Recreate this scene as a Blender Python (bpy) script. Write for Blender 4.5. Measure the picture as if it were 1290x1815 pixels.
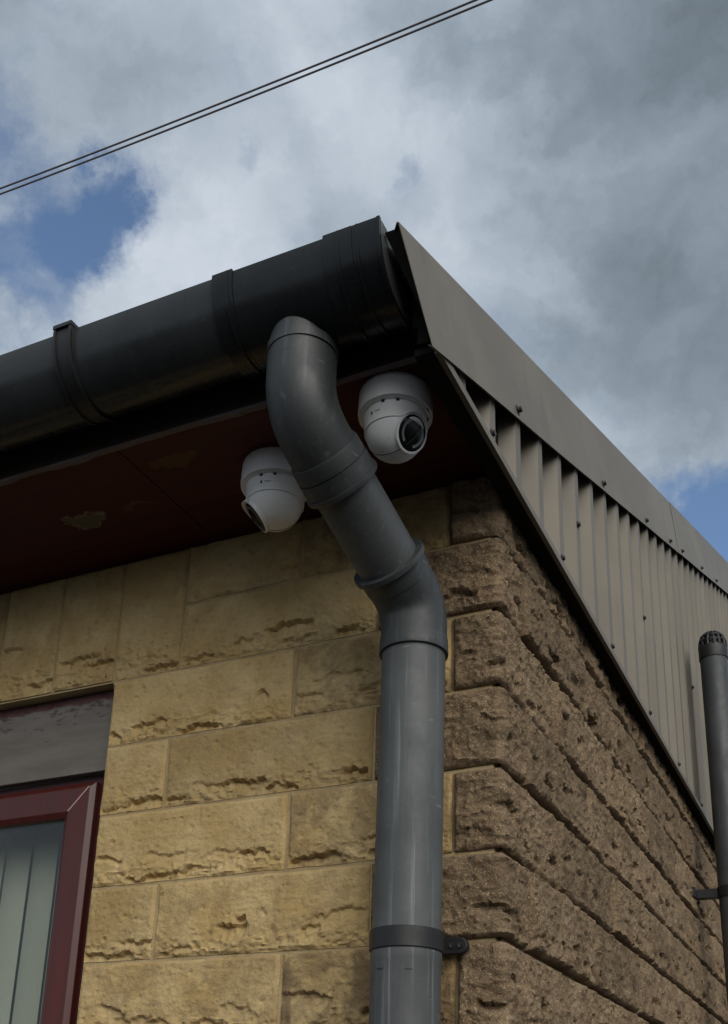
import bpy, math, random
import numpy as np
from mathutils import Vector, Matrix

S = bpy.context.scene
for o in list(bpy.data.objects):
    bpy.data.objects.remove(o)
C = S.collection

# ------------------------------------------------------------------ camera
cd = bpy.data.cameras.new("camera")
cam = bpy.data.objects.new("camera", cd)
C.objects.link(cam)
F_PX, PPX, PPY, W_PX, H_PX = 1919.081, 670.387, 1392.481, 1290.0, 1815.0
cam.location = (0.556838, -1.668439, 2.69 - 1.091164)
cam.rotation_euler = (1.901837, -0.023742, 0.431508)
cd.sensor_fit = 'HORIZONTAL'
cd.sensor_width = 36.0
cd.lens = F_PX / W_PX * 36.0
cd.shift_x = (W_PX / 2 - PPX) / W_PX
cd.shift_y = (PPY - H_PX / 2) / W_PX
cd.clip_start = 0.02
cd.clip_end = 500.0
S.camera = cam

# ------------------------------------------------------------------ light
SUN_EL, SUN_AZ = math.radians(33), math.radians(-46)      # azimuth measured from +x, towards +y
sun_dir = Vector((math.cos(SUN_EL) * math.cos(SUN_AZ), math.cos(SUN_EL) * math.sin(SUN_AZ), math.sin(SUN_EL)))
sl = bpy.data.lights.new("sun", 'SUN')
sl.energy = 1.5
sl.angle = math.radians(58)
sl.color = (1.0, 0.95, 0.86)
so = bpy.data.objects.new("sun", sl)
so.rotation_euler = (-sun_dir).to_track_quat('-Z', 'Y').to_euler()
C.objects.link(so)

world = bpy.data.worlds.new("World")
S.world = world
world.use_nodes = True
S.view_settings.view_transform = 'Standard'
S.view_settings.look = 'None'
S.view_settings.gamma = 1.0
S.view_settings.exposure = 0.75
S.view_settings.use_curve_mapping = False


class NT:
    """small node-graph writer"""
    def __init__(self, tree):
        self.t = tree
        self.n = tree.nodes
        self.l = tree.links

    def new(self, kind, **kw):
        nd = self.n.new(kind)
        for k, v in kw.items():
            setattr(nd, k, v)
        return nd

    def put(self, sock, v):
        if hasattr(v, 'is_linked') or isinstance(v, bpy.types.NodeSocket):
            self.l.new(v, sock)
        else:
            sock.default_value = v

    def math(self, op, a, b=0.0, c=None, clamp=False):
        nd = self.new('ShaderNodeMath', operation=op, use_clamp=clamp)
        self.put(nd.inputs[0], a)
        self.put(nd.inputs[1], b)
        if c is not None:
            self.put(nd.inputs[2], c)
        return nd.outputs[0]

    def vmath(self, op, a, b=None):
        nd = self.new('ShaderNodeVectorMath', operation=op)
        self.put(nd.inputs[0], a)
        if b is not None:
            self.put(nd.inputs[1], b)
        return nd.outputs['Value'] if op in ('DOT_PRODUCT', 'LENGTH', 'DISTANCE') else nd.outputs['Vector']

    def noise(self, vec, scale, detail=4.0, rough=0.55, dist=0.0):
        nd = self.new('ShaderNodeTexNoise')
        self.put(nd.inputs['Vector'], vec)
        self.put(nd.inputs['Scale'], scale)
        nd.inputs['Detail'].default_value = detail
        nd.inputs['Roughness'].default_value = rough
        nd.inputs['Distortion'].default_value = dist
        return nd.outputs['Fac']

    def step(self, v, lo, hi, a=0.0, b=1.0):
        nd = self.new('ShaderNodeMapRange', interpolation_type='SMOOTHSTEP')
        self.put(nd.inputs['Value'], v)
        nd.inputs['From Min'].default_value = lo
        nd.inputs['From Max'].default_value = hi
        nd.inputs['To Min'].default_value = a
        nd.inputs['To Max'].default_value = b
        return nd.outputs['Result']

    def mix(self, f, a, b, blend='MIX'):
        nd = self.new('ShaderNodeMix', data_type='RGBA', blend_type=blend)
        self.put(nd.inputs[0], f)
        self.put(nd.inputs[6], a if not isinstance(a, tuple) else (*a[:3], 1.0))
        self.put(nd.inputs[7], b if not isinstance(b, tuple) else (*b[:3], 1.0))
        return nd.outputs[2]

    def mapping(self, vec, scale=(1, 1, 1), loc=(0, 0, 0)):
        nd = self.new('ShaderNodeMapping')
        self.put(nd.inputs['Vector'], vec)
        nd.inputs['Scale'].default_value = scale
        nd.inputs['Location'].default_value = loc
        return nd.outputs[0]


def build_sky():
    t = NT(world.node_tree)
    t.n.clear()
    out = t.new('ShaderNodeOutputWorld')
    sky = t.new('ShaderNodeTexSky', sky_type='NISHITA')
    sky.sun_disc = False
    sky.sun_elevation = SUN_EL
    # Nishita: rotation 0 puts the sun towards +Y, positive turns clockwise
    sky.sun_rotation = math.atan2(sun_dir.x, sun_dir.y)
    sky.air_density = 1.0
    sky.dust_density = 0.2
    sky.ozone_density = 2.2
    bg_sky = t.new('ShaderNodeBackground')
    t.l.new(sky.outputs[0], bg_sky.inputs[0])
    bg_sky.inputs[1].default_value = 0.086
    d = t.new('ShaderNodeTexCoord').outputs['Generated']
    # wander the direction so that cloud edges are ragged
    wn = t.new('ShaderNodeTexNoise')
    t.put(wn.inputs['Vector'], d)
    wn.inputs['Scale'].default_value = 9.0
    wn.inputs['Detail'].default_value = 8.0
    wn.inputs['Roughness'].default_value = 0.62
    off = t.vmath('SUBTRACT', wn.outputs['Color'], (0.5, 0.5, 0.5))
    sc = t.new('ShaderNodeVectorMath', operation='SCALE')
    t.put(sc.inputs[0], off)
    sc.inputs['Scale'].default_value = 0.135
    dw = t.vmath('ADD', d, sc.outputs[0])
    cover = t.noise(t.mapping(dw, (1, 1, 1.5), (3.1, 1.7, 0.4)), 6.5, 9.0, 0.56)

    def blob(dirv, rad, soft=0.0):
        v = Vector(dirv).normalized()
        dist = t.vmath('DISTANCE', dw, tuple(v))
        return t.step(dist, rad * soft, rad * 1.6, 1.0, 0.0)

    def total(items):
        acc = None
        for dv, r, a in items:
            b = t.math('MULTIPLY', blob(dv, r), a)
            acc = b if acc is None else t.math('ADD', acc, b)
        return acc
    # gaps in the cloud where blue shows
    holes = total([((-.478, .505, .720), .040, .90), ((-.512, .503, .697), .040, .80), ((-.560, .490, .668), .060, 1.0),
                   ((-.535, .43, .729), .035, .55), ((-.389, .534, .75), .020, .62), ((-.278, .590, .757), .024, .50),
                   ((-.32, .544, .776), .018, .28), ((-.080, .846, .526), .060, 1.15), ((-.128, .836, .534), .030, .75),
                   ((-.02, .875, .484), .09, 1.1)])
    dens = t.math('SUBTRACT', t.math('ADD', t.math('MULTIPLY', cover, 2.3), -0.20), holes)
    mask = t.step(dens, -0.14, 0.86)
    # grey bellies and bright tops
    shade = t.noise(t.mapping(dw, (1, 1, 1.4), (0.2, 5.3, 2.2)), 5.0, 8.0, 0.52)
    dark = total([((-.03, .74, .67), .22, .26), ((.0, .72, .69), .09, .10), ((-.107, .757, .643), .06, .10), ((-.253, .522, .814), .05, .30),
                  ((-.13, .56, .82), .16, .14), ((-.42, .47, .778), .085, .20), ((-.03, .60, .80), .12, .10)])
    light = total([((-.291, .545, .786), .06, .26), ((-.48, .56, .68), .10, .10), ((-.40, .56, .73), .12, .08), ((-.36, .47, .81), .05, .08), ((-.21, .64, .74), .07, .10)])
    lum = t.math('ADD', t.math('SUBTRACT', t.math('MULTIPLY', t.math('SUBTRACT', shade, 0.5), 1.5), dark), light)
    lum = t.math('ADD', lum, 0.64)
    ramp = t.new('ShaderNodeValToRGB')
    t.put(ramp.inputs[0], lum)
    cr = ramp.color_ramp
    cr.elements[0].position = 0.0
    cr.elements[0].color = (0.125, 0.155, 0.185, 1)
    cr.elements[1].position = 1.0
    cr.elements[1].color = (0.56, 0.615, 0.685, 1)
    e = cr.elements.new(0.35)
    e.color = (0.235, 0.285, 0.335, 1)
    e = cr.elements.new(0.68)
    e.color = (0.388, 0.446, 0.516, 1)
    bg_cl = t.new('ShaderNodeBackground')
    t.put(bg_cl.inputs[0], ramp.outputs[0])
    bg_cl.inputs[1].default_value = 0.66
    mx = t.new('ShaderNodeMixShader')
    t.put(mx.inputs[0], mask)
    t.l.new(bg_sky.outputs[0], mx.inputs[1])
    t.l.new(bg_cl.outputs[0], mx.inputs[2])
    t.l.new(mx.outputs[0], out.inputs[0])


build_sky()


# ------------------------------------------------------------------ materials
def material(name, base, rough=0.6, spec=0.5, fn=None, metallic=0.0):
    m = bpy.data.materials.new(name)
    m.use_nodes = True
    t = NT(m.node_tree)
    b = t.n['Principled BSDF']
    b.inputs['Base Color'].default_value = (*base, 1)
    b.inputs['Roughness'].default_value = rough
    b.inputs['Specular IOR Level'].default_value = spec
    b.inputs['Metallic'].default_value = metallic
    if fn:
        fn(t, b)
    return m


def bump(t, b, height, strength, dist):
    nd = t.new('ShaderNodeBump')
    nd.inputs['Strength'].default_value = strength
    nd.inputs['Distance'].default_value = dist
    t.put(nd.inputs['Height'], height)
    t.l.new(nd.outputs[0], b.inputs['Normal'])


def stone_vec(t):
    """world-sized object coordinates, moved on by a random amount per block"""
    tc = t.new('ShaderNodeTexCoord').outputs['Object']
    oi = t.new('ShaderNodeObjectInfo')
    cm = t.new('ShaderNodeCombineXYZ')
    for k, f in enumerate((37.0, 19.0, 53.0)):
        t.put(cm.inputs[k], t.math('MULTIPLY', oi.outputs['Random'], f))
    return t.vmath('ADD', tc, cm.outputs[0]), tc, oi


def tan_stone(t, b):
    v, tc, oi = stone_vec(t)
    n1 = t.noise(v, 9, 5, .6)
    n2 = t.noise(v, 55, 4, .65)
    n3 = t.noise(v, 240, 3, .7)
    c = t.mix(t.step(n1, .32, .70), (.450, .312, .132), (.565, .418, .208))
    c = t.mix(t.math('MULTIPLY', t.step(n2, .50, .75), .55), c, (.30, .205, .105))
    c = t.mix(t.math('MULTIPLY', t.step(n3, .56, .70), .30), c, (.16, .11, .06))
    # per-block tone
    tone = t.math('ADD', t.math('MULTIPLY', oi.outputs['Random'], .22), .88)
    hs = t.new('ShaderNodeHueSaturation')
    t.put(hs.inputs['Color'], c)
    t.put(hs.inputs['Value'], tone)
    c = hs.outputs[0]
    # weather stains: amount is carried by the object's colour
    sep = t.new('ShaderNodeSeparateColor')
    t.put(sep.inputs[0], oi.outputs['Color'])
    st = t.noise(t.mapping(v, (1, 1, .7)), 14, 5, .7, .6)
    st = t.math('ADD', st, t.math('MULTIPLY', t.math('SUBTRACT', sep.outputs[0], .4), .07))
    st = t.math('MULTIPLY', t.step(st, .40, .62), sep.outputs[0])
    c = t.mix(st, c, (.150, .097, .056))
    t.put(b.inputs['Base Color'], c)
    h = t.math('ADD', t.math('MULTIPLY', t.noise(v, 90, 5, .65), 1.0), t.math('MULTIPLY', n3, .35))
    bump(t, b, h, .75, .005)


def brown_stone(t, b):
    v, tc, oi = stone_vec(t)
    n1 = t.noise(v, 11, 5, .6)
    n2 = t.noise(v, 130, 4, .7)
    n3 = t.noise(v, 330, 2, .6)
    c = t.mix(t.step(n1, .34, .66), (.192, .130, .075), (.290, .205, .124))
    c = t.mix(t.math('MULTIPLY', t.step(n2, .50, .64), .55), c, (.070, .050, .030))
    c = t.mix(t.math('MULTIPLY', t.step(n3, .56, .66), .7), c, (.56, .43, .27))
    red = t.noise(t.mapping(v, (1, 1, 1), (7, 3, 1)), 16, 4, .6)
    c = t.mix(t.math('MULTIPLY', t.step(red, .52, .72), .45), c, (.205, .125, .080))
    tone = t.math('ADD', t.math('MULTIPLY', oi.outputs['Random'], .35), .80)
    hs = t.new('ShaderNodeHueSaturation')
    t.put(hs.inputs['Color'], c)
    t.put(hs.inputs['Value'], tone)
    c = hs.outputs[0]
    sep = t.new('ShaderNodeSeparateColor')
    t.put(sep.inputs[0], oi.outputs['Color'])
    st = t.math('MULTIPLY', t.step(t.noise(v, 13, 5, .7, .5), .42, .66), sep.outputs[0])
    c = t.mix(st, c, (.10, .072, .046))
    t.put(b.inputs['Base Color'], c)
    h = t.math('ADD', t.noise(v, 75, 6, .75), t.math('MULTIPLY', n2, .6))
    bump(t, b, h, 1.0, .008)


def mortar_fn(t, b):
    tc = t.new('ShaderNodeTexCoord').outputs['Object']
    c = t.mix(t.step(t.noise(tc, 14, 4), .35, .65), (.37, .275, .148), (.48, .37, .21))
    c = t.mix(t.math('MULTIPLY', t.step(t.noise(tc, 260, 2), .55, .68), .45), c, (.17, .125, .07))
    t.put(b.inputs['Base Color'], c)
    bump(t, b, t.noise(tc, 220, 3, .7), .5, .003)


def mortar_brown_fn(t, b):
    tc = t.new('ShaderNodeTexCoord').outputs['Object']
    c = t.mix(t.step(t.noise(tc, 14, 4), .35, .65), (.15, .112, .068), (.25, .19, .115))
    t.put(b.inputs['Base Color'], c)
    bump(t, b, t.noise(tc, 220, 3, .7), .5, .003)


def plastic_fn(c0, c1, streak, streak_col=(.27, .285, .29), r0=.42, r1=.62):
    def fn(t, b):
        tc = t.new('ShaderNodeTexCoord').outputs['Object']
        n = t.noise(tc, 7, 5, .6)
        c = t.mix(t.step(n, .35, .65), c0, c1)
        # faint run-off streaks down the plastic, and dust specks
        s = t.noise(t.mapping(tc, (75, 75, 1.6)), 1.0, 4, .65)
        c = t.mix(t.math('MULTIPLY', t.step(s, .54, .74), streak), c, streak_col)
        sp = t.noise(tc, 420, 2, .6)
        c = t.mix(t.math('MULTIPLY', t.step(sp, .66, .74), .22), c, streak_col)
        g1 = t.noise(t.mapping(tc, (55, 55, 5)), 1.0, 6, .7, .5)
        c = t.mix(t.math('MULTIPLY', t.step(g1, .56, .70), .35), c, tuple(.45 * q for q in c0))
        sc_ = t.noise(t.mapping(tc, (25, 25, 160)), 1.0, 3, .6)
        c = t.mix(t.math('MULTIPLY', t.step(sc_, .68, .74), .35), c, streak_col)
        t.put(b.inputs['Base Color'], c)
        t.put(b.inputs['Roughness'], t.step(t.noise(tc, 18, 5, .65), .3, .7, r0, r1))
        bump(t, b, t.noise(tc, 14, 2, .5), .05, .003)
    return fn


def sheet_fn(t, b):
    tc = t.new('ShaderNodeTexCoord').outputs['Object']
    c = t.mix(t.step(t.noise(tc, 2.2, 5, .6), .35, .68), (.122, .103, .074), (.156, .133, .097))
    s = t.noise(t.mapping(tc, (40, 14, 1.2)), 1.0, 4, .6)
    c = t.mix(t.math('MULTIPLY', t.step(s, .50, .72), .42), c, (.082, .066, .046))
    sp = t.noise(tc, 150, 2, .6)
    c = t.mix(t.math('MULTIPLY', t.step(sp, .66, .76), .25), c, (.17, .15, .115))
    t.put(b.inputs['Base Color'], c)
    bump(t, b, t.noise(tc, 3.5, 3, .5), .28, .02)


def soffit_fn(t, b):
    tc = t.new('ShaderNodeTexCoord').outputs['Object']
    grain = t.noise(t.mapping(tc, (2.0, 60, 60)), 1.0, 4, .6)
    c = t.mix(t.step(grain, .35, .7), (.048, .0045, .0042), (.070, .0078, .0062))
    c = t.mix(t.math('MULTIPLY', t.step(t.noise(tc, 9, 5, .65), .55, .75), .6), c, (.05, .012, .010))
    wn = t.new('ShaderNodeTexNoise')
    t.put(wn.inputs['Vector'], tc)
    wn.inputs['Scale'].default_value = 22
    wn.inputs['Detail'].default_value = 4
    sc = t.new('ShaderNodeVectorMath', operation='SCALE')
    t.put(sc.inputs[0], t.vmath('SUBTRACT', wn.outputs['Color'], (.5, .5, .5)))
    sc.inputs['Scale'].default_value = .075
    w = t.vmath('ADD', tc, sc.outputs[0])
    for (x, y, z, rx, ry, core, rim) in ((-.825, -.173, 2.829, .052, .024, (.105, .098, .066), (.24, .21, .18)),
                                         (-.538, -.274, 2.829, .055, .020, (.085, .044, .013), (.095, .044, .020)),
                                         (-.700, -.178, 2.829, .040, .008, (.115, .030, .020), (.12, .035, .025))):
        v = t.mapping(w, (1 / rx, 1 / ry, 1.0), (-x / rx, -y / ry, -z))
        d = t.vmath('LENGTH', v)
        flk = t.noise(tc, 120, 4, .7)
        c = t.mix(t.math('MULTIPLY', t.step(d, .86, 1.12, 1, 0), t.step(flk, .44, .56)), c, rim)
        c = t.mix(t.step(d, .70, .95, 1, 0), c, core)
    t.put(b.inputs['Base Color'], c)
    bump(t, b, grain, .25, .002)


def board_fn(t, b):
    tc = t.new('ShaderNodeTexCoord').outputs['Object']
    n = t.noise(t.mapping(tc, (5, 30, 30)), 1.0, 5, .65)
    c = t.mix(t.step(n, .3, .7), (.150, .135, .118), (.205, .187, .166))
    # worn paint: dark flakes along the upper edge and at the end
    sepv = t.new('ShaderNodeSeparateXYZ')
    t.put(sepv.inputs[0], tc)
    up = t.step(sepv.outputs[2], 2.42, 2.53)
    fl = t.noise(t.mapping(tc, (26, 60, 60)), 1.0, 6, .72, .3)
    fl = t.step(t.math('ADD', fl, t.math('MULTIPLY', up, .18)), .66, .76)
    c = t.mix(t.math('MULTIPLY', fl, .8), c, (.065, .048, .042))
    rd = t.step(t.math('ADD', sepv.outputs[2], t.math('MULTIPLY', t.noise(tc, 30, 3), .02)), 2.526, 2.534)
    c = t.mix(t.math('MULTIPLY', rd, .8), c, (.075, .018, .018))
    t.put(b.inputs['Base Color'], c)
    bump(t, b, n, .35, .003)


def burgundy_fn(t, b):
    tc = t.new('ShaderNodeTexCoord').outputs['Object']
    g = t.noise(t.mapping(tc, (60, 60, 3)), 1.0, 4, .6)
    c = t.mix(t.step(g, .35, .7), (.068, .0115, .0085), (.094, .0165, .0115))
    t.put(b.inputs['Base Color'], c)
    t.put(b.inputs['Roughness'], t.step(g, .3, .7, .32, .46))


def ground_fn(t, b):
    tc = t.new('ShaderNodeTexCoord').outputs['Object']
    c = t.mix(t.step(t.noise(tc, 1.4, 5), .35, .65), (.022, .022, .023), (.034, .034, .033))
    c = t.mix(t.math('MULTIPLY', t.step(t.noise(tc, 130, 2), .55, .68), .6), c, (.060, .058, .055))
    t.put(b.inputs['Base Color'], c)
    bump(t, b, t.noise(tc, 120, 3), .6, .01)


def slat_fn(t, b):
    tc = t.new('ShaderNodeTexCoord').outputs['Object']
    c = t.mix(t.noise(t.mapping(tc, (300, 300, 40)), 1.0, 2), (.52, .51, .43), (.60, .59, .50))
    t.put(b.inputs['Base Color'], c)


def glass_fn(t, b):
    out = t.n['Material Output']
    tr = t.new('ShaderNodeBsdfTransparent')
    tr.inputs[0].default_value = (.86, .885, .865, 1)
    gl = t.new('ShaderNodeBsdfGlossy')
    gl.inputs['Roughness'].default_value = .0
    lw = t.new('ShaderNodeLayerWeight')
    fz = t.math('POWER', lw.outputs['Facing'], 5.0)
    mx = t.new('ShaderNodeMixShader')
    t.put(mx.inputs[0], t.math('ADD', t.math('MULTIPLY', fz, .92), .045))
    t.l.new(tr.outputs[0], mx.inputs[1])
    t.l.new(gl.outputs[0], mx.inputs[2])
    t.l.new(mx.outputs[0], out.inputs[0])


def white_fn(t, b):
    tc = t.new('ShaderNodeTexCoord').outputs['Object']
    c = t.mix(t.step(t.noise(tc, 30, 5, .65), .45, .75), (.87, .87, .865), (.82, .81, .79))
    c = t.mix(t.math('MULTIPLY', t.step(t.noise(tc, 210, 3, .6), .64, .72), .5), c, (.30, .28, .25))
    t.put(b.inputs['Base Color'], c)


M = {}
M['tan'] = material('tan_stone', (.4, .3, .15), .88, .25, tan_stone)
M['brown'] = material('brown_stone', (.26, .19, .12), .9, .25, brown_stone)
M['mortar'] = material('mortar', (.4, .3, .17), .95, .1, mortar_fn)
M['mortar_brown'] = material('brown_mortar', (.2, .15, .1), .95, .1, mortar_brown_fn)
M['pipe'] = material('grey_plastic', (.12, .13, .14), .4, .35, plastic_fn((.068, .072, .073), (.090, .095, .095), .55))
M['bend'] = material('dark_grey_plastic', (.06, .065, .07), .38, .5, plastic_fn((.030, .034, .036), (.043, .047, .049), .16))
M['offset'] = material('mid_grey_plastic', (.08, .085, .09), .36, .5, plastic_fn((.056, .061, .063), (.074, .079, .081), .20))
M['gutter'] = material('black_plastic', (.02, .021, .023), .36, .30, plastic_fn((.007, .008, .009), (.012, .014, .015), .05, (.09, .095, .10), .22, .32))
M['trough'] = material('weathered_black_plastic', (.09, .095, .097), .4, .36, plastic_fn((.019, .022, .024), (.028, .032, .034), .10, (.11, .115, .115), .22, .32))
M['clip'] = material('black_clip_plastic', (.012, .013, .015), .4, .5, plastic_fn((.006, .0065, .007), (.011, .011, .012), .03, (.08, .08, .08), .45, .6))
M['vent'] = material('charcoal_plastic', (.05, .052, .055), .45, .5, plastic_fn((.042, .046, .049), (.058, .062, .064), .12))
M['sheet'] = material('beige_coated_steel', (.32, .28, .22), .48, .4, sheet_fn)
M['soffit'] = material('dark_red_paint', (.06, .012, .01), .6, .3, soffit_fn)
M['edge'] = material('worn_pale_edge', (.15, .125, .13), .8, .2)
M['timber'] = material('dark_timber', (.045, .035, .028), .8, .2)
M['void'] = material('shade_black', (.015, .013, .012), .9, .1)  # near-black colour carries the shade of the eaves cavities
M['board'] = material('weathered_grey_board', (.2, .19, .18), .75, .3, board_fn)
M['burgundy'] = material('burgundy_frame', (.1, .02, .02), .4, .5, burgundy_fn)
M['burgundy_shaded'] = material('burgundy_shaded_frame', (.05, .012, .012), .5, .4)  # darker burgundy copy, shade on the outer frame put into the colour
M['weld_glint'] = material('pale_weld_highlight', (.62, .42, .40), .35, .5)  # pale colour stands in for the highlight on the weld
M['glass'] = material('window_glass', (1, 1, 1), 0, .5, glass_fn)
M['slat'] = material('pale_fabric_slat', (.55, .58, .5), .85, .2, slat_fn)
M['white'] = material('white_enamel', (.78, .78, .77), .42, .45, white_fn)
M['black_gloss'] = material('black_lens_window', (.006, .006, .007), .16, .35)
M['lens'] = material('lens_glass', (.003, .003, .004), .22, .3)
M['lens_ring'] = material('grey_lens_ring', (.20, .20, .20), .35, .5)
M['mark'] = material('dark_print', (.03, .03, .03), .6, .3)
M['steel'] = material('dull_screw_steel', (.05, .048, .045), .45, .5, None, .6)
M['roof'] = material('grey_roof_sheet', (.12, .12, .11), .6, .4)
M['ground'] = material('asphalt', (.05, .05, .05), .95, .2, ground_fn)
M['cable'] = material('cable_rubber', (.13, .12, .13), .85, .15)
M['room'] = material('room_plaster', (.22, .21, .19), .9, .1)
M['render'] = material('pale_mauve_render', (.42, .36, .36), .9, .1)


# ------------------------------------------------------------------ mesh helpers
def empty(name, loc, label=None, cat=None, group=None, parent=None):
    o = bpy.data.objects.new(name, None)
    o.location = loc
    o.empty_display_size = .05
    C.objects.link(o)
    tag(o, label, cat, group)
    if parent is not None:
        o.parent = parent
    return o


def tag(o, label=None, cat=None, group=None, kind=None):
    for k, v in (('label', label), ('category', cat), ('group', group), ('kind', kind)):
        if v:
            o[k] = v
    return o


class MB:
    """collects geometry in world metres; build() makes ONE object of it"""
    def __init__(self):
        self.v, self.f = [], []

    def add(self, verts, faces):
        k = len(self.v)
        self.v += [tuple(map(float, p)) for p in verts]
        self.f += [tuple(int(i) + k for i in f) for f in faces]
        return self

    def box(self, x0, x1, y0, y1, z0, z1):
        return self.add([(x0, y0, z0), (x1, y0, z0), (x1, y1, z0), (x0, y1, z0), (x0, y0, z1), (x1, y0, z1), (x1, y1, z1), (x0, y1, z1)],
                        [(0, 3, 2, 1), (4, 5, 6, 7), (0, 1, 5, 4), (1, 2, 6, 5), (2, 3, 7, 6), (3, 0, 4, 7)])

    def prism(self, prof, axis, a, b):
        """closed 2-D profile extruded along an axis"""
        def P(q, s):
            return (s, q[0], q[1]) if axis == 'x' else ((q[0], s, q[1]) if axis == 'y' else (q[0], q[1], s))
        n = len(prof)
        vs = [P(q, a) for q in prof] + [P(q, b) for q in prof]
        fs = [tuple(range(n)), tuple(range(2 * n - 1, n - 1, -1))] + [(i, i + n, (i + 1) % n + n, (i + 1) % n) for i in range(n)]
        return self.add(vs, fs)

    def sweep(self, path, radii, seg=48, caps=True, up=(1, 0, 0)):
        """circles of the given radii along a path (repeat a point for a sharp lip)"""
        P = [Vector(p) for p in path]
        n = len(P)
        tang = []
        for i in range(n):
            a = i
            while a > 0 and (P[a] - P[i]).length < 1e-7:
                a -= 1
            c = i
            while c < n - 1 and (P[c] - P[i]).length < 1e-7:
                c += 1
            tang.append((P[c] - P[a]).normalized())
        rows = []
        for p, tg, r in zip(P, tang, radii):
            u = Vector(up)
            u = (u - tg * u.dot(tg)).normalized()
            w = tg.cross(u)
            rows.append([p + (u * math.cos(2 * math.pi * k / seg) + w * math.sin(2 * math.pi * k / seg)) * r for k in range(seg)])
        vs = [q for r in rows for q in r]
        fs = []
        for i in range(n - 1):
            for k in range(seg):
                k2 = (k + 1) % seg
                fs.append((i * seg + k, i * seg + k2, (i + 1) * seg + k2, (i + 1) * seg + k))
        if caps:
            fs.append(tuple(range(seg - 1, -1, -1)))
            fs.append(tuple((n - 1) * seg + k for k in range(seg)))
        return self.add(vs, fs)

    def build(self, name, mat, parent=None, smooth=None, bevel=0.0):
        me = bpy.data.meshes.new(name)
        base = Vector((0, 0, 0))
        me.from_pydata(self.v, [], self.f)
        me.materials.append(mat)
        if smooth is not None:
            me.shade_smooth()
            me.set_sharp_from_angle(angle=math.radians(smooth))
        me.update()
        o = bpy.data.objects.new(name, me)
        C.objects.link(o)
        if bevel:
            bv = o.modifiers.new('bevel', 'BEVEL')
            bv.width = bevel
            bv.segments = 2
            bv.limit_method = 'ANGLE'
        if parent is not None:
            o.parent = parent
            o.matrix_parent_inverse = world_of(parent).inverted()
        return o


def world_of(o):
    m = o.matrix_basis.copy()
    if o.parent is not None:
        m = world_of(o.parent) @ o.matrix_parent_inverse @ m
    return m


def basis(axis, up=(0, 0, 1)):
    a = Vector(axis).normalized()
    u = Vector(up)
    u = (u - a * u.dot(a)).normalized()
    return u, a.cross(u), a


# ------------------------------------------------------------------ numeric noise for the stone faces
rng = np.random.default_rng(11)
_G = rng.random((256, 256)) * 2 - 1


def vnoise(x, y):
    xi, yi = np.floor(x).astype(int), np.floor(y).astype(int)
    fx, fy = x - xi, y - yi
    fx, fy = fx * fx * fx * (fx * (fx * 6 - 15) + 10), fy * fy * fy * (fy * (fy * 6 - 15) + 10)
    a, b = _G[xi & 255, yi & 255], _G[(xi + 1) & 255, yi & 255]
    c, d = _G[xi & 255, (yi + 1) & 255], _G[(xi + 1) & 255, (yi + 1) & 255]
    return (a * (1 - fx) + b * fx) * (1 - fy) + (c * (1 - fx) + d * fx) * fy


def fbm(x, y, n=4, g=.5):
    s, a, t = 0, 1, 0
    for k in range(n):
        s = s + a * vnoise(x * 2 ** k + 17.3 * k, y * 2 ** k + 9.1 * k)
        t += a
        a *= g
    return s / t


def sst(a, b, x):
    t = np.clip((x - a) / (b - a), 0, 1)
    return t * t * (3 - 2 * t)


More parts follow.
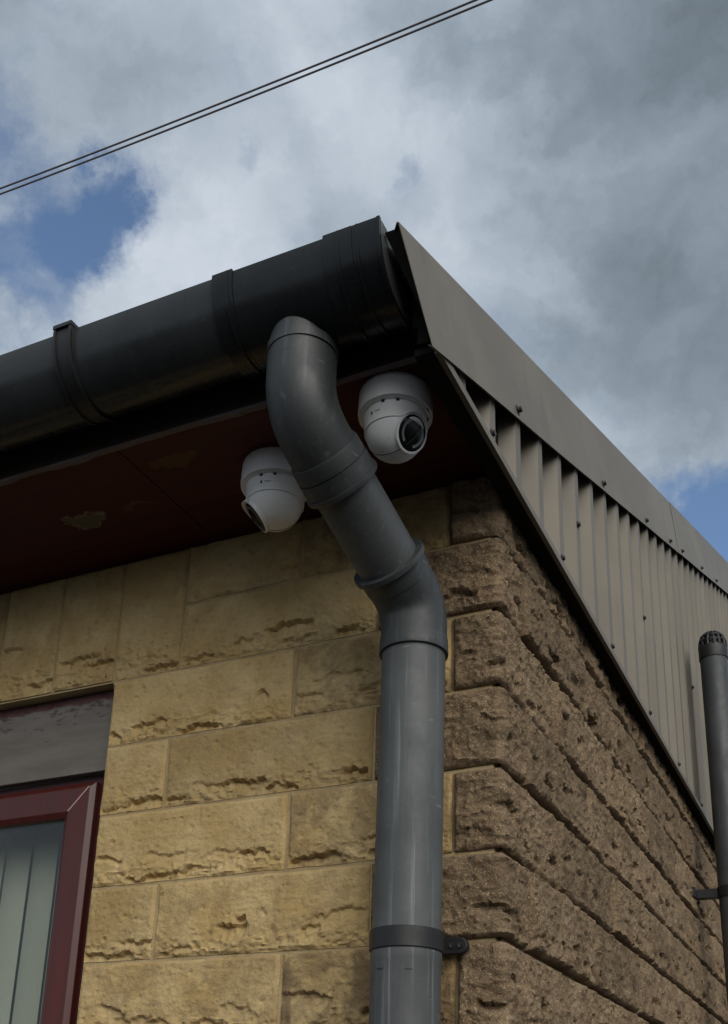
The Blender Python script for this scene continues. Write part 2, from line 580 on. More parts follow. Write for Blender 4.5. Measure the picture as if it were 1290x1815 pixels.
def relief(s, t, L, H, style, seed, proud):
    """height of a split stone face over its bed; s along, t up"""
    ox, oy = (seed * 13.7) % 200, (seed * 7.3) % 200
    wob = .003 * fbm(s / .03 + ox, t / .03 + oy, 3)
    d = np.minimum(np.minimum(s, L - s), np.minimum(t, H - t)) + wob * .7
    true_d = np.minimum(np.minimum(s, L - s), np.minimum(t, H - t))
    big = fbm(s / .16 + ox + 5, t / .10 + oy, 3)
    mid = fbm(s / .035 + ox + 31, t / .028 + oy + 11, 4, .55)
    fine = fbm(s / .009 + ox + 61, t / .009 + oy + 23, 3, .6)
    r = random.Random(seed)
    n_l = max(2, int(L * r.uniform(11, 17)))
    if style == 'tan':
        h = proud + .0035 * big + .0011 * mid + .0006 * fine
        low = sst(.36 * H, .12 * H, t + .020 * fbm(s / .05 + ox, t / .05 + oy, 3))
        rid = 1 - 2 * np.abs(fbm(s / .034 + ox + 3 * fbm(s / .08, t / .05 + oy, 2) * .4, t / .016 + oy, 3, .5))
        h = h + low * (.0030 * mid + .0028 * fine - .0016 + .0042 * np.clip(rid, 0, 1) ** 3 - .0008)
        h = h + (1 - low) * .0013 * np.clip(rid, 0, 1) ** 4
        spread, top, pits = (.03, .46), .0165, int(30 + L * 150)
    else:
        rid = 1 - 2 * np.abs(fbm(s / .030 + ox, t / .020 + oy, 3, .55))
        h = proud + .0062 * big + .0046 * mid + .0032 * fine + .0044 * np.clip(rid, 0, 1) ** 3
        n_l = int(n_l * 1.3)
        spread, top, pits = (.14, .60), .0270, int(6 + L * 22)
    # split ledges: short ragged breaks, each undercut and healing downwards
    for k in range(n_l):
        cx = L * (k + r.uniform(.05, .95)) / n_l
        hl = r.uniform(.014, .075 if style == 'tan' else .045)
        t0 = H * (spread[0] + (spread[1] - spread[0]) * r.random() ** 1.35) + .008
        sx = (s - cx) / hl
        line = t0 - r.uniform(-.002, .012) * sx * sx + r.uniform(-.006, .006) * sx + .010 * fbm(s / .03 + ox + 7 * k, 0 * s + oy, 3) + .0035 * fbm(s / .007 + ox, 0 * s + k, 2)
        win = sst(0, .45, 1 - np.abs(sx) + .25 * fbm(s / .012 + ox, 0 * s + 3 * k, 2))
        amp = r.uniform(.25, 1.0) ** 1.4 * top
        below = line - t
        heal = np.clip(1 - below / r.uniform(.012, .034), 0, 1)
        h = h - win * amp * sst(-.0016, .0022, below) * heal * (1 + .35 * mid)
    # small pits and nicks
    for _ in range(pits):
        cx, cy = r.uniform(.006, L - .006), H * min(.95, max(.05, r.random() ** (1.25 if style == 'tan' else .9)))
        rx = r.uniform(.0022, .0075)
        ry = rx * r.uniform(.45, 1.0)
        q = ((s - cx) / rx) ** 2 + ((t - cy) / ry) ** 2
        h = h - r.uniform(.0008, .0034 if style == 'tan' else .0050) * np.clip(1 - q, 0, 1)
    e = .34 + .66 * sst(0, .0065, d) if style == 'tan' else .48 + .52 * sst(0, .0070, true_d + .25 * wob)
    return np.where(true_d <= 1e-6, np.minimum(.0018 if style == 'tan' else .003, .4 * proud), np.maximum(h * e, -.012 if style == 'tan' else -.001))


JOINT = .0065
_seed = [100]


def grid_object(name, P, N, Hh, back, mat, parent, dirt=0.0):
    """P, N: base points and normals on an (n, m) grid; displaced by Hh, with a skirt going back into the wall"""
    n, m = Hh.shape
    V = P + N * Hh[..., None]
    verts = V.reshape(-1, 3)
    idx = np.arange(n * m).reshape(n, m)
    q = np.stack([idx[:-1, :-1], idx[1:, :-1], idx[1:, 1:], idx[:-1, 1:]], -1).reshape(-1, 4)
    ring = np.concatenate([idx[:, 0], idx[-1, 1:], idx[-2::-1, -1], idx[0, -2:0:-1]])
    rp = (P - N * back).reshape(-1, 3)[ring]
    k0 = n * m
    verts = np.concatenate([verts, rp])
    r2 = np.arange(len(ring)) + k0
    sk = np.stack([ring, r2, np.roll(r2, -1), np.roll(ring, -1)], -1)
    faces = np.concatenate([q, sk])
    c = P.reshape(-1, 3).mean(0)
    verts = verts - c
    me = bpy.data.meshes.new(name)
    me.vertices.add(len(verts))
    me.vertices.foreach_set('co', verts.astype(np.float32).ravel())
    me.loops.add(faces.size)
    me.loops.foreach_set('vertex_index', faces.astype(np.int32).ravel())
    me.polygons.add(len(faces))
    me.polygons.foreach_set('loop_start', np.arange(0, faces.size, 4, dtype=np.int32))
    me.update(calc_edges=True)
    me.shade_smooth()
    me.set_sharp_from_angle(angle=math.radians(48))
    me.materials.append(mat)
    o = bpy.data.objects.new(name, me)
    o.location = c
    o.color = (dirt, 0, 0, 1)
    C.objects.link(o)
    o.parent = parent
    return o


def axis_pts(L, cell):
    k = max(4, int(round(L / cell)))
    inner = np.linspace(0, L, k + 1)
    return np.unique(np.round(np.concatenate([[0, .0015, .0035, .006], inner[1:-1][(inner[1:-1] > .007) & (inner[1:-1] < L - .007)], [L - .006, L - .0035, L - .0015, L]]), 6))


def block_front(x0, x1, z0, z1, mat, parent, style, proud, dirt=0, cell=.0027):
    _seed[0] += 1
    j = JOINT / 2
    L, H = x1 - x0 - 2 * j, z1 - z0 - 2 * j
    s, t = axis_pts(L, cell), axis_pts(H, cell)
    Sg, Tg = np.meshgrid(s, t, indexing='ij')
    Hh = relief(Sg, Tg, L, H, style, _seed[0], proud)
    wx, wz = .0016 * fbm(Sg / .07 + _seed[0] * 3.1, Tg / .07, 3), .0016 * fbm(Sg / .07 + 40 + _seed[0] * 3.1, Tg / .07 + 9, 3)
    P = np.stack([x0 + j + Sg + wx, 0 * Sg - .001, z0 + j + Tg + wz], -1)
    N = np.zeros_like(P)
    N[..., 1] = -1
    return grid_object('stone_block', P, N, Hh, .04, mat, parent, dirt)


def block_gable(y0, y1, z0, z1, mat, parent, style, proud, dirt=0, cell=.0042):
    _seed[0] += 1
    j = JOINT / 2
    L, H = y1 - y0 - 2 * j, z1 - z0 - 2.4 * j
    s, t = axis_pts(L, cell), axis_pts(H, cell)
    Sg, Tg = np.meshgrid(s, t, indexing='ij')
    Hh = relief(Sg, Tg, L, H, style, _seed[0], proud)
    wx, wz = .0016 * fbm(Sg / .07 + _seed[0] * 3.1, Tg / .07, 3), .0016 * fbm(Sg / .07 + 40 + _seed[0] * 3.1, Tg / .07 + 9, 3)
    P = np.stack([0 * Sg + .001, y0 + j + Sg + wx, z0 + 1.2 * j + Tg + wz], -1)
    N = np.zeros_like(P)
    N[..., 0] = 1
    return grid_object('stone_block', P, N, Hh, .04, mat, parent, dirt)


def block_corner(a, b, z0, z1, mat, parent, style, proud, dirt=0, cell=.0032):
    """one stone that turns the corner: a along the front, b along the gable"""
    _seed[0] += 1
    j = JOINT / 2
    L, H = a + b - 2 * j, z1 - z0 - 2.4 * j
    s, t = axis_pts(L, cell), axis_pts(H, cell)
    Sg, Tg = np.meshgrid(s, t, indexing='ij')
    Hh = relief(Sg, Tg, L, H, style, _seed[0], proud)
    u = Sg + j - a                       # <0 on the front, >0 on the gable
    P = np.stack([np.where(u < 0, u, 0) , np.where(u > 0, u, 0), z0 + 1.2 * j + Tg + .0016 * fbm(Sg / .07 + 40 + _seed[0] * 3.1, Tg / .07 + 9, 3)], -1)
    w = sst(-.009, .009, u + .004 * fbm(Tg / .025 + _seed[0], Sg * 0 + 2.2, 3))
    N = np.stack([w, -(1 - w), 0 * w], -1)
    N /= np.linalg.norm(N, axis=-1, keepdims=True)
    P = P + N * .001
    # the back skirt needs inward points that do not cross
    return grid_object('stone_block', P, N, Hh, .03, mat, parent, dirt)


# ================================================================== the setting
g = MB()
g.add([(-120, -120, 0), (120, -120, 0), (120, 120, 0), (-120, 120, 0)], [(0, 1, 2, 3)])
tag(g.build('ground', M['ground']), 'dark asphalt ground around the building', None, None, 'structure')

# ================================================================== the building
BX0, BY1, ZS = -6.0, 4.4, 2.829                    # far left end, back, soffit level
bld = empty('stone_building', (0, 0, 0), 'split-stone building corner with dark red soffit and beige steel gable cladding', 'building')

ROW = [2.829, 2.690, 2.540, 2.390, 2.240, 2.090, 1.940, 1.790, 1.640, 1.490, 1.340]
WX0, WX1, WZ0, WZ1 = -2.25, -.853, 1.20, 2.540     # window opening

# wall cores (their face is the mortar between the stones)
w = MB()
w.box(WX1 + .0015, -.012, .022, .25, 0, ZS - .002)
w.box(WX0, WX1 - .001, .022, .25, WZ1 + .002, ZS - .002)
w.box(WX0, WX1 - .001, .005, .25, 0, WZ0)
w.box(BX0, WX0 - .001, .005, .25, 0, ZS - .002)
wall_f = w.build('stone_wall', M['mortar'], bld)
wall_f['label'] = 'pale tan stone wall with the window'
w = MB()
w.box(-.25, -.002, .251, 2.86, 0, ZS - .002)
w.box(-.0105, -.002, .012, .2505, 0, ZS - .002)
w.box(-.25, -.03, 2.862, BY1, 0, ZS - .002)
wall_g = w.build('stone_wall', M['mortar_brown'], bld)
wall_g['label'] = 'rough brown stone wall under the cladding'
w = MB()
w.box(-.03, -.004, 2.862, BY1, 0, ZS - .003)
w.build('render_strip', M['render'], bld)
w = MB()
w.box(BX0, -.251, BY1 - .2, BY1, 0, 4.75)
w.box(BX0, BX0 + .2, .251, BY1 - .201, 0, ZS)
w.build('rear_wall', M['room'], bld)

random.seed(5)
joints, joints_b = MB(), MB()
JW = .0043
# front rows: list of perpends from the window jamb to the corner block
front_perps = {0: [-.686, -.410, -.088], 1: [-.686, -.237], 2: [-.853, -.412, -.084], 3: [-.853, -.695, -.237], 4: [-.853, -.409, -.082],
               5: [-.853, -.689, -.235], 6: [-.853, -.407, -.075], 7: [-.853, -.69, -.236], 8: [-.853, -.41, -.08], 9: [-.853, -.69, -.236]}
for r in range(10):
    z1, z0 = ROW[r], ROW[r + 1]
    pp = front_perps[r]
    odd = pp[-1] > -.15
    corner_front = -pp[-1] if odd else .237
    cg = .315 if odd else .120
    if odd:
        xs = pp
    else:
        xs = pp
    for px_ in pp:
        if px_ > -.15:
            joints_b.box(px_ - JW, px_ + JW, -.0010, .021, z0, z1)
        elif px_ > -.85:
            joints.box(px_ - JW, px_ + JW, -.0010, .021, z0, z1)
    joints.box(pp[0] if pp[0] > -.85 else -.8505, -.010, -.0013, .0205, z0 - JW, z0 + JW)
    for a, b in zip(xs[:-1], xs[1:]):
        near = max(0.0, 1 - (-(a + b) / 2) / .62)          # stains gather by the downpipe
        low = max(0.0, (2.0 - z0) / .5)
        block_front(a, b, z0, z1, M['tan'], wall_f, 'tan', random.uniform(.0045, .0070), min(1, .05 + .75 * near ** 1.3 + .75 * min(1, low) + (.08 if b > -.15 else 0)))
    block_corner(corner_front, cg, z0, z1, M['brown'], wall_f, 'brown', random.uniform(.009, .012), .25 + .25 * random.random())
    y = cg
    while y < 2.75:
        L = .44 if y + .44 < 2.66 else 2.86 - y
        if y + L > 2.86:
            L = 2.86 - y
        block_gable(y, y + L, z0, z1, M['brown'], wall_g, 'brown', random.uniform(.014, .019), .15 + .35 * random.random(), .0040 if y < 1.0 else .0062)
        y += L
# soldier course over the window
xs = [-.686, -.855]
while xs[-1] > WX0 - .15:
    xs.append(xs[-1] - .1655)
for b, a in zip(xs[:-1], xs[1:]):
    joints.box(a - JW, a + JW, -.0010, .0205, ROW[2], ROW[0] - .003)
    block_front(a, b, ROW[2] + (0 if b > -.8 else .002), ROW[0], M['tan'], wall_f, 'tan', random.uniform(.0045, .0065), .12 + .2 * random.random())

joints.box(-.855, -.684, -.0014, .0206, ROW[2] - JW, ROW[2] + JW)
joints.box(xs[-1], -.853, .0005, .0207, ROW[2] + .0005, ROW[2] + .0045)
jt = joints.build('mortar_joint', M['mortar'], wall_f)
jt['kind'] = 'stuff'
jt = joints_b.build('mortar_joint', M['mortar_brown'], wall_f)
jt['kind'] = 'stuff'
# soffit, fascia, roof
w = MB()
for a, b in ((BX0, -1.842), (-1.839, -.621), (-.6185, .012)):
    w.box(a, b, -.345, .004, ZS, ZS + .012)
w.build('soffit', M['soffit'], bld)
w = MB()
w.box(BX0, .012, -.357, -.3455, ZS - .004, ZS + .125)
w.build('fascia', M['timber'], bld)
# pale worn lower edge of the fascia board: uneven strip
nn = 900
xe = np.linspace(BX0, .008, nn)
rr = np.random.default_rng(3)
ht = np.maximum(.0012, .0036 + .0085 * fbm(xe / .09, xe * 0 + 4.2, 5, .6))
mbv, mbf = [], []
for i, (x, h) in enumerate(zip(xe, ht)):
    zz = ZS - .0042
    mbv += [(x, -.3585, zz - h), (x, -.3585, zz), (x, -.346, zz), (x, -.346, zz - h * .8)]
    if i:
        k = 4 * (i - 1)
        for q in range(4):
            mbf.append((k + q, k + (q + 1) % 4, k + 4 + (q + 1) % 4, k + 4 + q))
w = MB().add(mbv, mbf)
w.build('fascia_edge', M['edge'], bld)


def top_z(y):
    return 3.111 + .4198 * (y + .06)


def low_z(y):
    return 2.910 + .411 * (y + .037)


w = MB()
w.add([(BX0, -.44, top_z(-.44) - .012), (.030, -.44, top_z(-.44) - .012), (.030, BY1 + .1, top_z(BY1 + .1) - .012), (BX0, BY1 + .1, top_z(BY1 + .1) - .012),
       (BX0, -.44, top_z(-.44) - .045), (.030, -.44, top_z(-.44) - .045), (.030, BY1 + .1, top_z(BY1 + .1) - .045), (BX0, BY1 + .1, top_z(BY1 + .1) - .045)],
      [(0, 1, 2, 3), (7, 6, 5, 4), (4, 5, 1, 0), (5, 6, 2, 1), (6, 7, 3, 2), (7, 4, 0, 3)])
w.build('roof', M['roof'], bld)
# timber lining of the gable behind the steel sheet
w = MB()
w.add([(-.05, -.34, ZS + .013), (-.05, BY1, ZS + .013), (-.05, BY1, top_z(BY1) - .05), (-.05, -.34, top_z(-.34) - .05),
       (.010, -.34, ZS + .013), (.010, BY1, ZS + .013), (.010, BY1, top_z(BY1) - .05), (.010, -.34, top_z(-.34) - .05)],
      [(0, 1, 2, 3), (7, 6, 5, 4), (4, 5, 1, 0), (5, 6, 2, 1), (6, 7, 3, 2), (7, 4, 0, 3)])
w.build('gable_lining', M['void'], bld)
# end board closing the eaves box, seen as a dark strip beside the soffit
w = MB()
w.add([(.0125, -.43, 2.812), (.0125, .02, 2.812), (.0125, .02, top_z(.02) - .05), (.0125, -.43, top_z(-.43) - .05),
       (.022, -.43, 2.812), (.022, .02, 2.812), (.022, .02, top_z(.02) - .05), (.022, -.43, top_z(-.43) - .05)],
      [(0, 1, 2, 3), (7, 6, 5, 4), (4, 5, 1, 0), (5, 6, 2, 1), (6, 7, 3, 2), (7, 4, 0, 3)])
w.box(.0226, .0400, -.432, -.424, 2.7755, 2.850)  # added dark filler block, stands in for the shaded gap at the verge
w.box(-.10, .0120, -.352, -.346, ZS + .126, ZS + .15)
w.build('barge_end', M['void'], bld)

# ---- box profile cladding, one object per sheet
PITCH, Y0 = .1485, .003
X_OUT, X_IN = .050, .0165


def rib_profile(k0, k1):
    """(y, x) outline of the outer face from rib k0 to rib k1; far edge of each crest is at Y0 + PITCH*k"""
    pts = []
    for k in range(k0, k1 + 1):
        e = Y0 + PITCH * k
        pts += [(e - .052, X_IN), (e - .030, X_OUT), (e, X_OUT), (e + .010, X_IN)]
    return pts


ranges = [(-2, 5), (6, 12), (13, 19), (20, 27)]
Z_DRIP = 2.768
for si, (k0, k1) in enumerate(ranges):
    pts = rib_profile(k0, k1)
    if si:
        pts = [(pts[0][0] - .092, X_IN + .0012)] + pts
    sheet = MB()
    vs, fs = [], []
    dx = .0012 * (si % 2)
    for (y, x) in pts:
        zt = max(low_z(y) + .055, Z_DRIP + .02)
        vs += [(x + dx, y, Z_DRIP + .008), (x + dx, y, zt), (x + dx - .0008, y, Z_DRIP + .008), (x + dx - .0008, y, zt)]
    for i in range(len(pts) - 1):
        a, b = 4 * i, 4 * (i + 1)
        fs += [(a, b, b + 1, a + 1), (a + 2, a + 3, b + 3, b + 2), (a, a + 2, b + 2, b), (a + 1, b + 1, b + 3, a + 3)]
    sheet.add(vs, fs)
    so_ = sheet.build('cladding_sheet', M['sheet'], bld)
    # fixings
    for k in range(k0, k1 + 1):
        y = Y0 + PITCH * k - .020
        spots = []
        if k % 3 == 2:
            spots.append(Z_DRIP + .022)
        if k in (3, 8, 14, 20):
            spots.append(min(low_z(y) - .08, Z_DRIP + .42 * (low_z(y) - Z_DRIP) + .05))
        for z in spots:
            if z > low_z(y) - .03:
                continue
            sc = MB()
            sc.sweep([(X_OUT + dx, y, z), (X_OUT + dx + .0022, y, z), (X_OUT + dx + .0022, y, z), (X_OUT + dx + .007, y, z)], [.0085, .0085, .0052, .0048], 10, True, (0, 0, 1))
            sc.build('screw', M['steel'], so_, 40)

# ---- drip trim along the bottom of the cladding
w = MB()
yb = BY1 + .08
w.prism([(.0570, Z_DRIP - .012), (.0570, Z_DRIP + .003), (.0535, Z_DRIP + .003), (.0540, Z_DRIP - .0075), (.048, Z_DRIP - .0075), (.048, Z_DRIP - .012)], 'y', -.425, yb)
w.build('drip_trim', M['sheet'], bld)
w = MB()
w.box(.0145, .0470, -.424, BY1 + .06, Z_DRIP - .006, Z_DRIP + .006)  # added near-black strip standing in for the shaded cavity behind the drip
w.build('cavity_shade_strip', M['void'], bld)

# ---- sloping verge flashing in lengths, lapped
seams = [(-.50, 1.955), (1.925, 3.95), (3.92, BY1 + .12)]
for i, (ya, ybb) in enumerate(seams):
    dx = .0018 * (i % 2)
    y_lo0, y_hi0 = (-.463, -.537) if i == 0 else (ya - .02, ya + .02)
    y_lo1, y_hi1 = (ybb - .02, ybb + .02)
    m_ = MB()
    nseg = 24
    vs, fs = [], []
    for k in range(nseg + 1):
        f = k / nseg
        yl, yh = y_lo0 + (y_lo1 - y_lo0) * f, y_hi0 + (y_hi1 - y_hi0) * f
        wv = .0010 * float(fbm(np.array([yl / .35]), np.array([2.0 + i]), 2)[0])
        xl, xh = .060 + dx + wv, .035 + dx
        # hem, face, top fold, leg over the roof
        vs += [(xl - .007, yl, low_z(yl) + .004), (xl, yl, low_z(yl)), (xh, yh, top_z(yh)), (xh - .004, yh + .001, top_z(yh) + .003), (.004, max(yh, -.50), top_z(yh) + .004)]
        if k:
            a, b = 5 * (k - 1), 5 * k
            for q in range(4):
                fs.append((a + q, b + q, b + q + 1, a + q + 1))
    m_.add(vs, fs)
    fl = m_.build('verge_flashing', M['sheet'], bld)
    sol = fl.modifiers.new('thickness', 'SOLIDIFY')
    sol.thickness = .0014
    sol.offset = -1
    spots = [-.036, .683, 1.274, 1.727] if i == 0 else ([1.997, 2.543, 3.064, 3.6] if i == 1 else [4.1])
    for y in spots:
        z = low_z(y) + .020
        sc = MB()
        x = .060 + dx - .003
        sc.sweep([(x, y, z), (x + .0025, y, z), (x + .0025, y, z), (x + .0095, y, z + .001)], [.0098, .0098, .0060, .0055], 10, True, (0, 0, 1))
        sc.build('screw', M['steel'], fl, 40)
# folded end of the verge facing the gutter, its shadow put into the colour
w = MB()
w.add([(.046, -.466, 2.795), (.056, -.443, 2.752), (.0335, -.527, top_z(-.527) - .004), (.0020, -.516, top_z(-.516) + .004),
       (.046, -.454, 2.795), (.056, -.431, 2.752), (.0335, -.515, top_z(-.515) - .004), (.0020, -.504, top_z(-.504) + .004)],
      [(0, 1, 2, 3), (7, 6, 5, 4), (0, 4, 5, 1), (1, 5, 6, 2), (2, 6, 7, 3), (3, 7, 4, 0)])
w.build('verge_end', M['void'], bld)

# ---- window: head board, outer frame, sash and glass
w = MB()
w.box(WX0 + .002, WX1 - .0025, .030, .050, 2.356, WZ1 - .0005)
w.build('head_board', M['board'], bld, None, .002)
w = MB()
zf1, zf0, xf0, xf1 = 2.354, WZ0 + .02, WX0 + .002, WX1 - .0025
w.box(xf0, xf1, .052, .115, zf1 - .028, zf1)
w.box(xf0, xf1, .052, .115, zf0, zf0 + .03)
w.box(xf1 - .055, xf1, .0521, .1149, zf0 + .0301, zf1 - .0281)
w.box(xf0, xf0 + .055, .0521, .1149, zf0 + .0301, zf1 - .0281)
w.box(-1.60, -1.53, .0521, .1149, zf0 + .0301, zf1 - .0281)
win = w.build('window', M['burgundy_shaded'], bld)


def sash(x0, x1, z0, z1, yf, wd):
    """four mitred bars with a sloping outer bevel"""
    prof = [(0, .030), (0, .008), (.012, 0), (wd - .012, 0), (wd, .007), (wd, .030)]     # (in from the edge, back from the face)
    for side in range(4):
        vs = []
        for (i, dpt) in prof:
            if side == 0:
                e = [(x0 + i, z1 - i), (x1 - i, z1 - i)]
            elif side == 1:
                e = [(x1 - i, z1 - i), (x1 - i, z0 + i)]
            elif side == 2:
                e = [(x1 - i, z0 + i), (x0 + i, z0 + i)]
            else:
                e = [(x0 + i, z0 + i), (x0 + i, z1 - i)]
            vs += [(e[0][0], yf + dpt, e[0][1]), (e[1][0], yf + dpt, e[1][1])]
        n = len(prof)
        fs = [(2 * k, 2 * k + 1, 2 * ((k + 1) % n) + 1, 2 * ((k + 1) % n)) for k in range(n)]
        fs += [tuple(2 * k for k in range(n)), tuple(2 * k + 1 for k in reversed(range(n)))]
        MB().add(vs, fs).build('sash_bar', M['burgundy'], win, None, .0012)
    # raised weld along the mitres, its highlight painted by the pale colour
    for (cx, sx) in ((x1, -1), (x0, 1)):
        a, b = .012, wd - .012
        p, q = Vector((cx + sx * a, yf - .0004, z1 - a)), Vector((cx + sx * b, yf - .0004, z1 - b))
        MB().sweep([p, q], [.0017, .0017], 6, True, (0, 1, 0)).build('weld_highlight', M['weld_glint'], win)


sash(-1.535, -.902, zf0 + .012, 2.337, .030, .074)
sash(xf0 + .045, -1.597, zf0 + .012, 2.337, .030, .074)
for a, b in ((-1.465, -.972), (xf0 + .115, -1.667)):
    MB().box(a, b, .046, .050, zf0 + .082, 2.268).build('pane', M['glass'], win)
    gk = MB()
    gk.box(a + .001, b - .001, .040, .0455, 2.2645, 2.2685)
    gk.build('gasket', M['clip'], win)

# ================================================================== blind behind the glass
bl = empty('vertical_blind', (-1.2, .2, WZ0), 'pale grey-green vertical slat blind hanging behind the window glass', 'blind')
MB().box(xf0 + .06, xf1 - .06, .150, .192, 2.300, 2.335).build('headrail', M['room'], bl)
x = -.945
k = 0
while x > xf0 + .05:
    w_, a = .0735, math.radians(-1 + 1.5 * math.sin(k * 2.1))
    vs, fs = [], []
    nseg = 6
    for i in range(nseg + 1):
        u = (i / nseg - .5)
        lx, ly = u * w_, -.006 * (1 - 4 * u * u)
        X, Y = x - w_ / 2 + lx * math.cos(a) - ly * math.sin(a), .172 + lx * math.sin(a) + ly * math.cos(a)
        vs += [(X, Y, WZ0 + .06), (X, Y, 2.299)]
        if i:
            fs.append((2 * i - 2, 2 * i, 2 * i + 1, 2 * i - 1))
    MB().add(vs, fs).build('slat', M['slat'], bl, 60)
    x -= .0795
    k += 1

# ================================================================== gutter
GY, GZ = -.440, 2.946
gut = empty('gutter', (-1.0, -.357, 2.86), 'black half-round plastic gutter along the front eaves', 'gutter')


def half_round(m, x0, x1, hw, dep, zc, thick, seg=28, lip=.006):
    """an open trough with rolled rims, closed solid"""
    outer, inner = [], []
    for i in range(seg + 1):
        a = math.pi * i / seg
        outer.append((GY - hw * math.cos(a), zc - dep * math.sin(a)))
        inner.append((GY - (hw - thick) * math.cos(a), zc - (dep - thick) * math.sin(a)))
    prof = [(GY - hw, zc + lip)] + outer + [(GY + hw, zc + lip), (GY + hw - thick, zc + lip)] + inner[::-1] + [(GY - hw + thick, zc + lip)]
    n = len(prof)
    vs = [(x0, *q) for q in prof] + [(x1, *q) for q in prof]
    fs = [(i, (i + 1) % n, (i + 1) % n + n, i + n) for i in range(n)]
    # end faces as quads between outer and inner walls
    h = n // 2
    for i in range(h - 1):
        j0, j1 = i, i + 1
        k0, k1 = n - 1 - i, n - 2 - i
        fs.append((j0, k0, k1, j1))
        fs.append((n + j0, n + j1, n + k1, n + k0))
    m.add(vs, fs)


HW, DEP = .083, .103
m_ = MB()
half_round(m_, BX0 + .1, -.262, HW, DEP, GZ - .006, .003)
m_.build('trough', M['trough'], gut, 35)
# running outlet: bigger fitting over the trough end, with collars
m_ = MB()
half_round(m_, -.262, -.050, HW + .0035, DEP + .0035, GZ - 0.0085, .004)
half_round(m_, -.300, -.2625, HW + .0065, DEP + .0065, GZ - 0.0060, .006)
half_round(m_, -.274, -.2695, HW + .0080, DEP + .0080, GZ - 0.0075, .006)
half_round(m_, -.098, -.0485, HW + .0065, DEP + .0065, GZ - 0.0060, .006)
half_round(m_, -.074, -.0700, HW + .0080, DEP + .0080, GZ - 0.0075, .006)
m_.build('outlet_fitting', M['gutter'], gut, 35)
# stop end with a dished disc
m_ = MB()
half_round(m_, -.048, -.002, HW + .0058, DEP + .0058, GZ - 0.0060, .005)
half_round(m_, -.0415, -.0375, HW + .0076, DEP + .0076, GZ - 0.0075, .006)
half_round(m_, -.0060, -.0005, HW + .0078, DEP + .0078, GZ - 0.0070, .006)
seg = 28
pr = [(GY - (HW + .002) * math.cos(math.pi * i / seg), GZ - .006 - (DEP + .002) * math.sin(math.pi * i / seg)) for i in range(seg + 1)]
stop = m_.build('stop_end', M['gutter'], gut, 35)
MB().prism(pr[::-1], 'x', -.0085, .0006).build('end_disc', M['pipe'], stop)  # plastic paler than the fitting, stands in for light on the disc
# outlet spout
m_ = MB()
m_.sweep([(-.178, -.438, 2.868), (-.178, -.438, 2.79)], [.0525, .0525], 48)
m_.build('outlet_spout', M['bend'], gut, 40)
# brackets
for bx in (-.606, -1.62, -2.62, -3.62, -4.62, -5.6):
    m_ = MB()
    half_round(m_, bx - .019, bx + .019, HW + .0055, DEP + .0055, GZ - .003, .0052)
    half_round(m_, bx - .019, bx - .014, HW + .0085, DEP + .0085, GZ - .003, .004)
    half_round(m_, bx + .014, bx + .019, HW + .0085, DEP + .0085, GZ - .003, .004)
    m_.box(bx - .020, bx + .020, GY - HW - .010, GY - HW + .012, GZ + .0035, GZ + .011)
    m_.build('bracket', M['clip'], gut, 35)

# ================================================================== downpipe
DX, DY = -.118, -.103
dp = empty('downpipe', (DX, DY, 0), 'grey round plastic downpipe with a swan-neck offset at the stone corner', 'downpipe')
U, Lw = Vector((-.178, -.434, 2.712)), Vector((DX, DY, 2.520))
D = (Lw - U).normalized()
up, dn = Vector((0, 0, 1)), Vector((0, 0, -1))


def arc(corner, d_in, d_out, tl, n=16):
    """quadratic bend from corner - d_in*tl to corner + d_out*tl"""
    a, b = corner - d_in * tl, corner + d_out * tl
    out = []
    for i in range(n + 1):
        f = i / n
        out.append(a * (1 - f) ** 2 + corner * (2 * f * (1 - f)) + b * f * f)
    return out


# upper bend: plain spigot end up in the outlet, socket at the lower end
tl = .060
path = [Vector((U.x, U.y, 2.832)), Vector((U.x, U.y, 2.832)), Vector((U.x, U.y, 2.815)), Vector((U.x, U.y, 2.8145)), Vector((U.x, U.y, 2.8125)), Vector((U.x, U.y, 2.812))]
rad = [.0520, .0572, .0580, .0545, .0545, .0564]
bend = arc(U, dn, D, tl)
path += bend
rad += [.0562 + .0008 * i / 16 for i in range(17)]
for s, r in ((.072, .0572), (.072, .0600), (.076, .0612), (.098, .0618), (.098, .0600), (.101, .0600), (.101, .0622), (.128, .0630), (.128, .0655), (.134, .0660), (.1365, .0650), (.1365, .0560)):
    path.append(U + D * s)
    rad.append(r)
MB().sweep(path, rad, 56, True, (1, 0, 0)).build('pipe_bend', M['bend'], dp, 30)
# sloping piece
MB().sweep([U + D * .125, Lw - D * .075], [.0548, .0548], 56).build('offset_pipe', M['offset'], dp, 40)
# lower bend: socket on top, spigot ring at the bottom
path, rad = [], []
for s, r in ((.098, .0565), (.098, .0665), (.094, .0672), (.089, .0672), (.087, .0640), (.087, .0610), (.060, .0605), (.060, .0592)):
    path.append(Lw - D * s)
    rad.append(r)
bend = arc(Lw, D, dn, .046)
path += bend
rad += [.0590 - .0010 * i / 16 for i in range(17)]
for z, r in ((2.452, .0580), (2.452, .0592), (2.434, .0600), (2.426, .0604), (2.424, .0598), (2.424, .0545)):
    path.append(Vector((DX, DY, z)))
    rad.append(r)
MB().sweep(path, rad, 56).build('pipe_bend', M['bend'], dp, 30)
# straight pipe in two lengths, the lower with a socket just under the clip
lean = Vector((-.003, -.008, 0)) / .63


def at(z):
    return Vector((DX, DY, z)) + lean * (2.43 - z)


